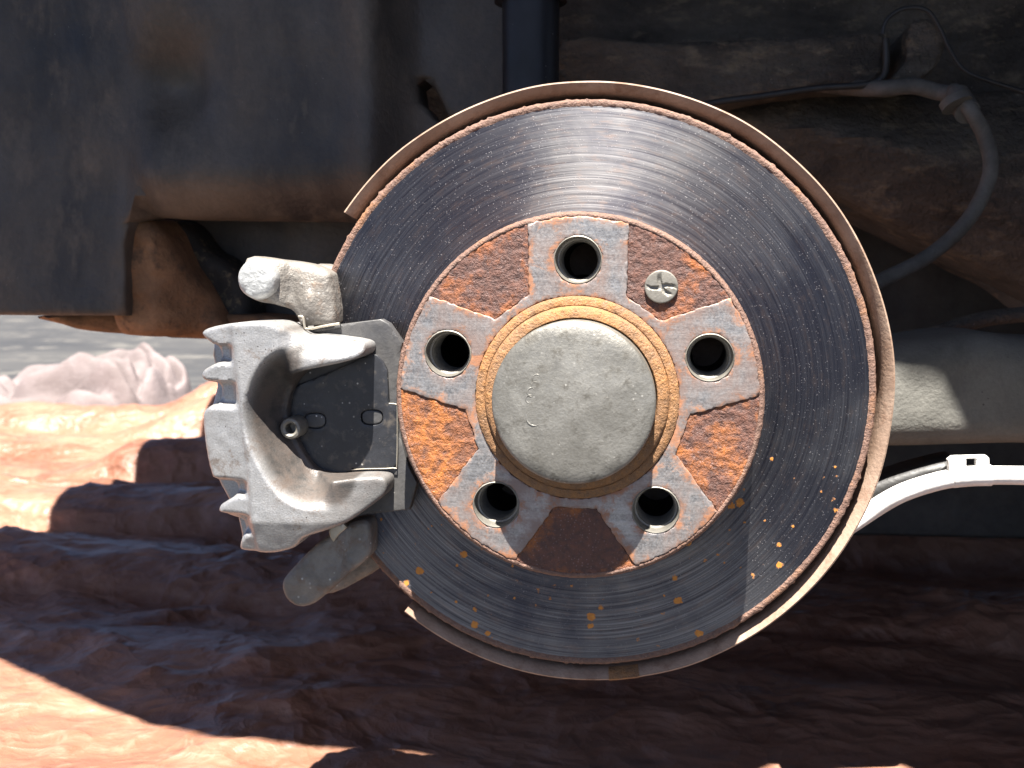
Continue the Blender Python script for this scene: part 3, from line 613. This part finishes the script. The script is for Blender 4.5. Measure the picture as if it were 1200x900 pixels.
tag(tube('sensor_wire', [at(u, v, .275) for u, v in ((1034, 40), (1040, 22), (1060, 10), (1086, 12), (1102, 34), (1112, 56), (1130, 82), (1160, 95), (1200, 108), (1250, 130))], .0016, M['black'], None, 10), 'thin black sensor wire looped over the hose bracket', 'wire')
slab('dark_gap_sheet', [(860, 180), (2600, 180), (2600, 660), (1200, 632), (1000, 628), (860, 600)], .62, .03, M['black'], 'black sheet added for the dark gap behind the axle beam', 'body panel', .004, .03, nz(.01, 8, 1), (), None, 0)  # black sheet put in for the shade between beam and tarpaulin
tag(tube('diagonal_strut', [at(1085, 262, .50), at(1140, 305, .48), at(1200, 352, .46), at(1280, 412, .44)], .0135, M['under'], None, 20), 'dirty diagonal suspension strut above the axle beam', 'strut')
tag(tube('link_rod', [at(1040, 402, .26), at(1085, 394, .26), at(1130, 380, .27), at(1172, 371, .28), at(1240, 366, .29)], .0058, M['under'], None, 14), 'thin dark link rod resting above the axle beam', 'rod')
YB = .115
def bmh(x, z, d): return np.array([.0006 * fbm(a * 60, b * 60, 2, 3) for a, b in zip(x, z)]) + .12 * np.clip(x - .15, 0, 1)
slab('axle_beam', [(880, 404), (1046, 402), (1120, 393), (1170, 392), (1210, 398), (1330, 402), (1900, 402), (1900, 530), (1330, 530), (1200, 527), (1120, 528), (1040, 528), (880, 524)], YB, .085, M['beam'], 'dusty grey axle beam with a patch of sunlight', 'axle beam', .016, .005, bmh)
wp = empty('white_pipe', at(1140, 557, .075), 'white coated bent pipe below the axle beam', 'pipe')
YW = .075
tube('pipe', [at(u, v, y) for u, v, y in ((900, 690, .05), (960, 640, .06), (1008, 607, YW), (1052, 580, YW), (1095, 565, YW), (1128, 559, YW), (1160, 557, YW), (1230, 558, YW), (1330, 562, YW), (1700, 575, YW))], .0054, M['pipe'], wp, 24)
plate('clip', xz([(1113, 540), (1118, 536), (1158, 535), (1161, 538), (1162, 558), (1114, 560)], YW - .006), [xz([(1134, 538.5), (1146, 538.5), (1146, 548), (1134, 548)], YW - .006)], YW - .0035, YW + .0015, M['pipe'], wp, .0006, .0022)
tube('clip_strap', [at(1116, 559.5, YW), at(1139, 557.5, YW), at(1161, 557, YW)], .0061, M['pipe'], wp, 24, 3)
slab('lower_link', [(960, 600), (1040, 560), (1108, 540), (1125, 540), (1120, 556), (1060, 578), (1000, 612), (960, 630)], .13, .03, M['black'], 'dark lower link half hidden behind the white pipe', 'suspension link', .006, .006, nz(.001, 40, 3))

# ---- unseen car body slab, outline shaped for ground shade and the beam's sun patch
plan = [(1.7, -.20), (.32, -.20), (.285, -.185), (.255, -.150), (.235, -.137), (.18, -.137), (.14, -.18), (-.02, -.19), (-.12, -.18), (-.26, -.185), (-.40, -.12), (-.56, -.03), (-.66, .10), (-.72, .26), (-.77, .5), (-.82, .9), (-.85, 1.5), (-.80, 1.75), (1.7, 1.75)]
def prism(name, plan, z0, z1, mat, label, cat, bev=.02):
    import bmesh
    bm = bmesh.new(); vs = [bm.verts.new((x, y, z0)) for x, y in plan]; f = bm.faces.new(vs)
    r = bmesh.ops.extrude_face_region(bm, geom=[f])
    for v in r['geom']:
        if isinstance(v, bmesh.types.BMVert): v.co.z = z1
    bmesh.ops.recalc_face_normals(bm, faces=bm.faces); bmesh.ops.bevel(bm, geom=[e for e in bm.edges if abs(e.verts[0].co.z - e.verts[1].co.z) < 1e-6], offset=bev, segments=4, affect='EDGES')
    me = bpy.data.meshes.new(name); bm.to_mesh(me); bm.free()
    o = link(name, [v.co for v in me.vertices], [tuple(p.vertices) for p in me.polygons], mat, None, 35); bpy.data.meshes.remove(me)
    return tag(o, label, cat)
prism('body_shade_slab', plan, .62, 1.0, M['paint'], 'unseen black car body slab, outline shaped to shade ground and wheel well', 'car body')  # out of frame, its edge cut to cast the wanted shade
box('rocker_sky_block', (.345, -.196, -.15), (1.7, -.15, .615), M['paint'], None, .012); tag(bpy.data.objects['rocker_sky_block'], 'unseen black lower body side beyond the wheel arch, added to block sky light', 'body panel')  # unseen, added to keep front sky light off the right side
box('floor_sky_block', (-.60, .12, .41), (1.7, 1.70, .45), M['under'], None, .008); tag(bpy.data.objects['floor_sky_block'], 'unseen dirty floor pan over the axle, added to darken the underside', 'floor pan')  # unseen, added low to close off sky light under the car
box('far_sky_block', (-.75, 1.702, -.12), (1.7, 1.745, .615), M['paint'], None, .01); tag(bpy.data.objects['far_sky_block'], 'unseen black body side at the far side, added to block light under the car', 'body panel')  # unseen, added to stop light entering from the far side
